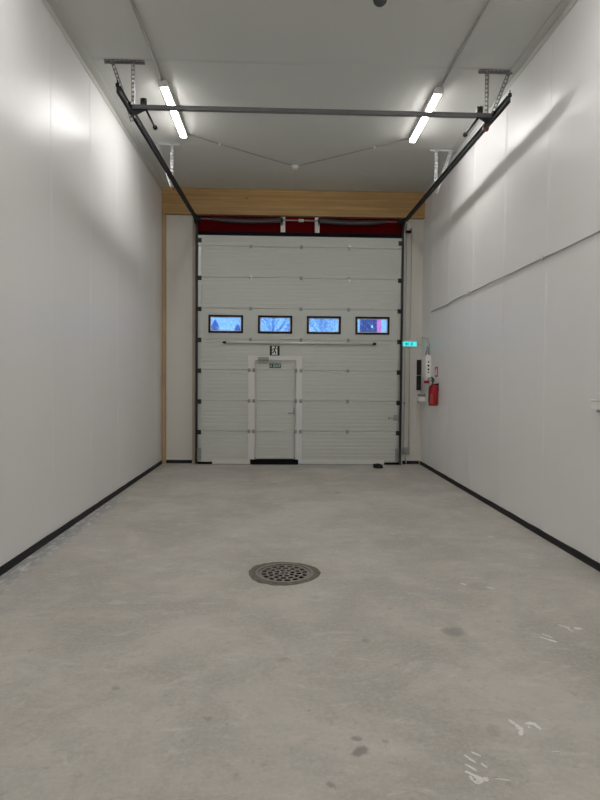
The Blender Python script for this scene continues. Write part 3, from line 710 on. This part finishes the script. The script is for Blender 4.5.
# fire extinguisher on the right wall
ex, ey = 2.737, 10.20
t = thing('fire_extinguisher', 'red fire extinguisher hanging on the right wall', 'fire extinguisher', (ex, ey, 1.235))
prof = [(.060, 0), (.078, .006), (.083, .02), (.083, .31), (.079, .335), (.062, .362), (.036, .380), (.022, .386), (.020, .40)]
MB().lathe([(r, h) for r, h in prof], (ex, ey, 1.235), 'Z', 32).build('cylinder_body', M['extred'], t)
mb = MB(); mb.lathe([(.020, 0), (.024, .004), (.024, .03), (.014, .034)], (ex, ey, 1.63), 'Z', 16)
mb.prism([(ex-.012, ey-.03, 1.655), (ex-.012, ey+.03, 1.655), (ex-.012, ey+.13, 1.69), (ex-.012, ey+.13, 1.70), (ex-.012, ey-.03, 1.675)], (.024, 0, 0))
mb.prism([(ex-.012, ey-.02, 1.685), (ex-.012, ey+.03, 1.70), (ex-.012, ey+.13, 1.745), (ex-.012, ey+.12, 1.757), (ex-.012, ey-.02, 1.71)], (.024, 0, 0))
v = mb.build('valve_handle', M['blackm'], t)
MB().lathe([(.018, 0), (.018, -.012), (.014, -.014)], (ex, ey-.022, 1.648), 'Y', 16).build('pressure_gauge', M['signwhite'], v)
MB().tube([(ex, ey-.02, 1.655), (ex-.03, ey-.07, 1.645), (ex-.075, ey-.075, 1.56), (ex-.088, ey-.05, 1.42), (ex-.088, ey-.045, 1.31)], [.009]*4+[.012], 10).build('hose', M['blackm'], t)
mb = MB(); b2 = bmesh.new(); rings = []
for k in range(13):
    a = PI+.35+ (PI*.28)*k/12; r = .0842
    rings.append([b2.verts.new((ex+r*math.cos(a), ey+r*math.sin(a), z)) for z in (1.27, 1.45)])
for A, B in zip(rings, rings[1:]): b2.faces.new((A[0], B[0], B[1], A[1]))
mb._join(b2); lb = mb.build('paper_label', mat('extinguisher_label', (.42, .06, .06), .5, noise=(90, .9)), t); lb['label'] = 'faded printed label'
MB().box(ex-.005, XR+.001, ey-.02, ey+.02, 1.60, 1.63, .003).box(XR-.008, XR+.001, ey-.02, ey+.02, 1.50, 1.64, .002).build('wall_bracket', M['blackm'], t)
# red pictogram sign
t = thing('extinguisher_sign', 'small red sign on the right wall above the extinguisher', 'sign', (XR, 10.335, 1.76))
MB().box(XR-.006, XR+.001, 10.245, 10.43, 1.755, 1.94).build('board', M['signred'], t)
mb = MB(); xx = XR-.0065
mb.box(xx-.001, xx, 10.285, 10.345, 1.785, 1.90, .0).box(xx-.001, xx, 10.30, 10.33, 1.90, 1.915).box(xx-.001, xx, 10.355, 10.395, 1.785, 1.87)
mb.build('pictogram', M['signwhite'], t)

# cable along the right wall
t = thing('surface_cable', 'long thin cable clipped along the right wall above head height', 'cable', (XR, 6, 3.0))
pts = [(XR-.014, -5.9+i*.4, 3.0+.004*math.sin(i*1.9)-(.02 if i > 38 else 0)) for i in range(42)]; pts = [p for p in pts if p[1] < 10.6]+[(XR-.014, 10.71, 2.976)]
MB().tube(pts, .009, 8).build('cable_run', M['gconduit'], t)
for y in (1.3, 3.7, 6.13, 8.6): MB().box(XR-.024, XR-.001, y-.012, y+.012, 2.98, 3.03, .003).build('cable_clip', M['conduit'], t)

# ------------------------------------------------------------------ ceiling lamps, conduits, detector
def lamp(x, y0, y1, label):
    t = thing('ceiling_lamp', label, 'ceiling lamp', (x, (y0+y1)/2, ZC), 'tube lamps on the ceiling')
    MB().box(x-.048, x+.048, y0+.01, y1-.01, ZC-.062, ZC-.001, .003).build('base_tray', M['plastic'], t)
    b2 = bmesh.new(); poly = []
    for k in range(9):
        a = PI*k/8; poly.append((x+.044*math.cos(a), y0, ZC-.062-.024*math.sin(a)))
    poly.append((x-.050, y0, ZC-.022)); poly.append((x+.050, y0, ZC-.022))
    poly = poly[:9]
    MB().prism([(a, b+.03, c) for a, b, c in poly], (0, y1-y0-.06, 0)).build('diffuser', M['lamp'], t)
    for ya, yb in ((y0, y0+.03), (y1-.03, y1)): MB().box(x-.050, x+.050, ya, yb, ZC-.086, ZC-.002, .005).build('end_cap', M['plastic'], t)
    return t
lamp(-1.50, 7.33, 8.87, 'lit tube lamp under the ceiling above the left track')
lamp(1.985, 7.33, 8.85, 'lit tube lamp under the ceiling above the right track')
for yy, wh in ((3.2, 'just in front of'), (-1.2, 'right above'), (-4.9, 'far behind')):
    lamp(-1.51, yy, yy+1.6, 'lit tube lamp %s the viewer in the left row' % wh)
    lamp(1.99, yy, yy+1.6, 'lit tube lamp %s the viewer in the right row' % wh)
for x, lb in ((-1.505, 'left'), (2.0, 'right')):
    o = MB().tube([(x, 4.72, ZC-.018), (x, 7.30, ZC-.018)], .012, 8).build('ceiling_conduit', M['gconduit']); base(o, (x, 7.26, ZC-.014))
    tag(o, 'straight grey conduit on the ceiling leading to the %s lamp' % lb, 'conduit', 'straight conduits on the ceiling')
JB = Vector((.22, 10.08, ZC-.012))
for p0, cl, lb in (((-1.49, 8.88, ZC-.012), (-.99, 9.235), 'left'), ((1.975, 8.86, ZC-.012), (1.374, 9.27), 'right')):
    p0 = Vector(p0); t = thing('ceiling_cable', 'thin cable on the ceiling from the %s lamp to the junction box' % lb, 'cable', p0, 'slanting ceiling cables')
    q = JB+Vector((-.07 if lb == 'left' else .07, -.03, 0)); d = (q-p0)
    MB().tube([p0, p0+d*.08+Vector((0, -.035, 0)), p0+d*.3+Vector((0, -.01, 0)), p0+d*.65, q], .009, 8).build('cable_run', M['gconduit'], t)
    tt = .3; c = p0+d*tt+Vector((0, -.01, 0)); MB().box(c.x-.016, c.x+.016, c.y-.016, c.y+.016, ZC-.028, ZC-.003, .003).build('cable_clip', M['plastic'], t)
t = thing('ceiling_junction_box', 'small white junction box in the middle of the ceiling near the beam', 'junction box', JB)
MB().box(JB.x-.045, JB.x+.045, JB.y-.045, JB.y+.045, ZC-.062, ZC-.003, .006).build('housing', M['plastic'], t)
for sx in (-1, 1): MB().tube([(JB.x+sx*.04, JB.y-.01, ZC-.03), (JB.x+sx*.075, JB.y-.03, ZC-.02)], .012, 10).build('cable_gland', M['plastic'], t)
o = MB().tube([(JB.x, JB.y+.04, ZC-.012), (JB.x+.01, 11.355, ZC-.012)], .005, 8).build('ceiling_cable', M['ceil']); base(o, (JB.x, JB.y, ZC-.01)); tag(o, 'faint cable from the ceiling junction box to the timber beam', 'cable')
t = thing('motion_detector', 'dark round detector at the top middle of the ceiling', 'detector', (.935, 5.65, ZC))
MB().lathe([(.085, -.003), (.085, -.02), (.074, -.03)], (.935, 5.65, ZC), 'Z', 28).build('mounting_ring', M['plastic'], t)
MB().lathe([(.072, -.028), (.070, -.05), (.060, -.075), (.040, -.093), (.012, -.10)], (.935, 5.65, ZC), 'Z', 28).build('dome', mat('dark_dome', (.05, .055, .065), .2), t)

# ------------------------------------------------------------------ floor drain
t = thing('floor_drain', 'round cast iron floor drain set in a rough concrete collar', 'drain', (DX, DY, 0))
mb = MB(); bm = mb.bm; n = 72; A = []; B = []; D = []
for k in range(n):
    a = 2*PI*k/n; r = .305+.010*math.sin(3*a+1)+random.uniform(-.005, .005)+(.012 if PI*.75 < a < PI*1.3 else 0)
    A.append(bm.verts.new((DX+.248*math.cos(a), DY+.248*math.sin(a), .003))); B.append(bm.verts.new((DX+(r-.012)*math.cos(a), DY+(r-.012)*math.sin(a), .003))); D.append(bm.verts.new((DX+r*math.cos(a), DY+r*math.sin(a), .0003)))
for k in range(n):
    j = (k+1) % n; bm.faces.new((A[k], B[k], B[j], A[j])); bm.faces.new((B[k], D[k], D[j], B[j]))
mb.build('concrete_collar', M['collar'], t)
def ring(r0, r1, z0, z1):
    mb = MB(); b2 = bmesh.new(); n = 64; R_ = [[b2.verts.new((DX+r*math.cos(2*PI*k/n), DY+r*math.sin(2*PI*k/n), z)) for k in range(n)] for r, z in ((r0, z0), (r0, z1), (r1, z1), (r1, z0))]
    for i in range(4):
        P_, Q_ = R_[i], R_[(i+1) % 4]
        for k in range(n): b2.faces.new((P_[k], P_[(k+1) % n], Q_[(k+1) % n], Q_[k]))
    return mb._join(b2)
ring(.226, .250, -.06, .005).build('frame_ring', M['iron'], t)
mb = MB(); b2 = bmesh.new(); na = 144
rad = [.0, .012, .034, .052, .088, .104, .142, .158, .198, .222]
solid_rings = {0, 2, 4, 6, 8}; solid_rings = {1: False}
vt = {}
def V(i, k, top):
    k %= na; key = (i, k if i else 0, top)
    if key not in vt: vt[key] = b2.verts.new((DX+rad[i]*math.cos(2*PI*k/na), DY+rad[i]*math.sin(2*PI*k/na), -.001 if top else -.006))
    return vt[key]
def solid(i, k):
    k %= na
    if i < 0 or i > 8: return False
    if i == 3: return (k % 18) >= 12           # inner slots, 6
    if i == 1: return (k % 36) >= 24
    if i == 5: return ((k+6) % 12) >= 8          # 12 slots
    if i == 7: return (k % 9) >= 6             # 16 slots
    return True
for i in range(9):
    for k in range(na):
        if not solid(i, k): continue
        for tp in (1, 0):
            f = [V(i, k, tp), V(i+1, k, tp), V(i+1, k+1, tp), V(i, k+1, tp)]
            if i == 0: f = [f[0], f[1], f[2]]
            b2.faces.new(f if tp else f[::-1])
        if i > 0 and not solid(i-1, k): b2.faces.new((V(i, k, 1), V(i, k+1, 1), V(i, k+1, 0), V(i, k, 0)))
        if not solid(i+1, k): b2.faces.new((V(i+1, k, 1), V(i+1, k, 0), V(i+1, k+1, 0), V(i+1, k+1, 1)))
        if i > 0 and not solid(i, k-1): b2.faces.new((V(i, k, 1), V(i, k, 0), V(i+1, k, 0), V(i+1, k, 1)))
        if i > 0 and not solid(i, k+1): b2.faces.new((V(i, k+1, 1), V(i+1, k+1, 1), V(i+1, k+1, 0), V(i, k+1, 0)))
mb._join(b2); mb.build('grate', M['iron'], t)
MB().lathe([(.228, -.03), (.245, -.035), (.22, -.30), (.05, -.34)][1:], (DX, DY, 0), 'Z', 40).build('pit', M['pit'], t)
bpy.data.objects['pit'].data.flip_normals()
# open the top of the pit (first face of the lathe closes it)
me = bpy.data.objects['pit'].data; bmx = bmesh.new(); bmx.from_mesh(me)
bmesh.ops.delete(bmx, geom=[f for f in bmx.faces if len(f.verts) > 4 and f.calc_center_median().z > -.2], context='FACES'); bmx.to_mesh(me); bmx.free()

# crumpled black thing at the foot of the door
mb = MB(); b2 = bmesh.new(); bmesh.ops.create_icosphere(b2, subdivisions=4, radius=1)
from mathutils import noise as mn
for v in b2.verts:
    p = v.co.copy(); k = 1+.34*mn.noise(p*1.7+Vector((3, 1, 0)))+.16*mn.noise(p*4.5)
    h = .062*(1+.5*max(0, -p.x)*.9)
    v.co = Vector((p.x*.092*k, p.y*.075*k, max(0, p.z)*h*k*1.25+.0015))
for f in b2.faces: f.smooth = True
b2.transform(Matrix.Translation((1.885, 10.92, 0))); mb._join(b2); o = mb.build('black_rag', M['cloth']); base(o, (1.885, 10.92, 0))
tag(o, 'small crumpled black rag on the floor by the overhead door', 'rag')

# ------------------------------------------------------------------ outside, seen through the door windows
o = MB().box(-40, 45, 11.9, 90, -.3, -.05).build('ground_outside', M['snow']); tag(o, 'snowy ground beyond the door', 'ground', kind='structure')
def spruce(x, y, h, r, label):
    t = thing('snowy_spruce', label, 'tree', (x, y, -.05), 'spruces seen through the door windows')
    MB().tube([(x, y, -.05), (x, y, h*.9)], [.12, .03], 8).build('trunk', M['bark'], t)
    mb = MB(); b2 = bmesh.new(); L_ = 13
    for i in range(L_):
        z = h*(.10+.88*i/L_); rr = r*(1-i/L_)**.85+.05; nb = 15
        for k in range(nb):
            a = 2*PI*(k+.5*(i % 2))/nb+random.uniform(-.1, .1); q = rr*random.uniform(.75, 1.1); c, s_ = math.cos(a), math.sin(a); w = q*.22
            p = [(x, y, z+.10), (x+c*q*.6-s_*w, y+s_*q*.6+c*w, z-.10), (x+c*q, y+s_*q, z-.28), (x+c*q*.6+s_*w, y+s_*q*.6-c*w, z-.10)]
            up = [b2.verts.new(v) for v in p]; dn = [b2.verts.new((v[0], v[1], v[2]-.07)) for v in p]
            b2.faces.new(up); b2.faces.new(dn[::-1])
            for j in range(4): b2.faces.new((up[j], dn[j], dn[(j+1) % 4], up[(j+1) % 4]))
    mb._join(b2); mb.build('branches', M['spruce'], t)
spruce(-2.98, 26, 4.75, 1.3, 'left snowy spruce behind the first door window')
spruce(-2.35, 31, 5.1, 1.3, 'right snowy spruce behind the first door window')
def birch(x, y, h, label, seed):
    rnd = random.Random(seed); t = thing('frosted_birch', label, 'tree', (x, y, -.05), 'frosted birches seen through the door windows')
    MB().tube([(x, y, -.05), (x+.05, y, h*.5), (x, y, h)], [.07, .04, .01], 8).build('trunk', M['bark'], t)
    mb = MB()
    for i in range(40):
        z = h*rnd.uniform(.35, .95); a = rnd.uniform(0, 2*PI); L_ = (h-z)*.5+.5; d = Vector((math.cos(a)*.8, math.sin(a)*.8, .75))
        p = Vector((x, y, z)); q = p+d*L_; mb.tube([p, p+d*L_*.5+Vector((0, 0, .05)), q], [.018, .012, .006], 5)
        for j in range(7):
            s0 = p+d*L_*rnd.uniform(.2, .95); e = Vector((rnd.uniform(-1, 1), rnd.uniform(-1, 1), rnd.uniform(-.3, .8)))*.38; mb.tube([s0, s0+e], [.013, .006], 4)
    mb.build('branches', M['bark'], t)
birch(-.35, 23, 6.4, 'frosted birch behind the second door window', 4)
birch(1.9, 28, 6.2, 'frosted birch behind the third door window', 9)
t = thing('sign_tower', 'dark violet tower with a pink stripe behind the fourth door window', 'tower', (3.9, 25, -.05))
def wx(px, Y): return (px-280.8)/572.3*Y     # only used to size the far tower
MB().box(3.56, 4.18, 25, 26, -.05, 9).build('tower_block', M['violet'], t)
MB().box(4.18, 4.37, 25.02, 26, -.05, 9).build('pink_strip', M['pink'], t)
MB().box(3.94, 3.99, 24.95, 25.0, 4.02, 4.12, .01).build('tower_lamp', mat('tower_lamp', (.5, .7, 1), .5, emit=((.35, .6, 1), .8)), t)

# ------------------------------------------------------------------ daylight
w = bpy.data.worlds.new('World'); bpy.context.scene.world = w; w.use_nodes = True
nt = w.node_tree; bg = nt.nodes['Background']
tc = nt.nodes.new('ShaderNodeTexCoord'); sp = nt.nodes.new('ShaderNodeSeparateXYZ'); nt.links.new(tc.outputs['Generated'], sp.inputs[0])
cr = nt.nodes.new('ShaderNodeValToRGB'); nt.links.new(sp.outputs['Z'], cr.inputs[0])
cr.color_ramp.elements[0].position = 0; cr.color_ramp.elements[0].color = (.30, .62, 1, 1)
cr.color_ramp.elements[1].position = .5; cr.color_ramp.elements[1].color = (.10, .28, .95, 1)
nt.links.new(cr.outputs[0], bg.inputs[0]); bg.inputs[1].default_value = .55

# ------------------------------------------------------------------ camera
yaw, pitch, roll, F = 3.3620e-02, 3.2305e-02, 8.474e-03, 572.3
cy, sy, cp, sp_ = math.cos(yaw), math.sin(yaw), math.cos(pitch), math.sin(pitch)
f = Vector((sy*cp, cy*cp, -sp_)); rt = Vector((cy, -sy, 0)); up = rt.cross(f)
r2 = rt*math.cos(roll)+up*math.sin(roll); u2 = up*math.cos(roll)-rt*math.sin(roll)
cam = bpy.data.objects.new('camera', bpy.data.cameras.new('camera')); C.objects.link(cam)
mx = Matrix((r2, u2, -f)).transposed().to_4x4(); mx.translation = (0, 0, 1.65); cam.matrix_world = mx
cam.data.sensor_fit = 'VERTICAL'; cam.data.sensor_height = 36; cam.data.lens = F/800*36; cam.data.clip_end = 300
bpy.context.scene.camera = cam
vs = bpy.context.scene.view_settings
vs.view_transform = 'Standard'; vs.look = 'None'; vs.gamma = 1; vs.use_curve_mapping = False; vs.exposure = 1.28
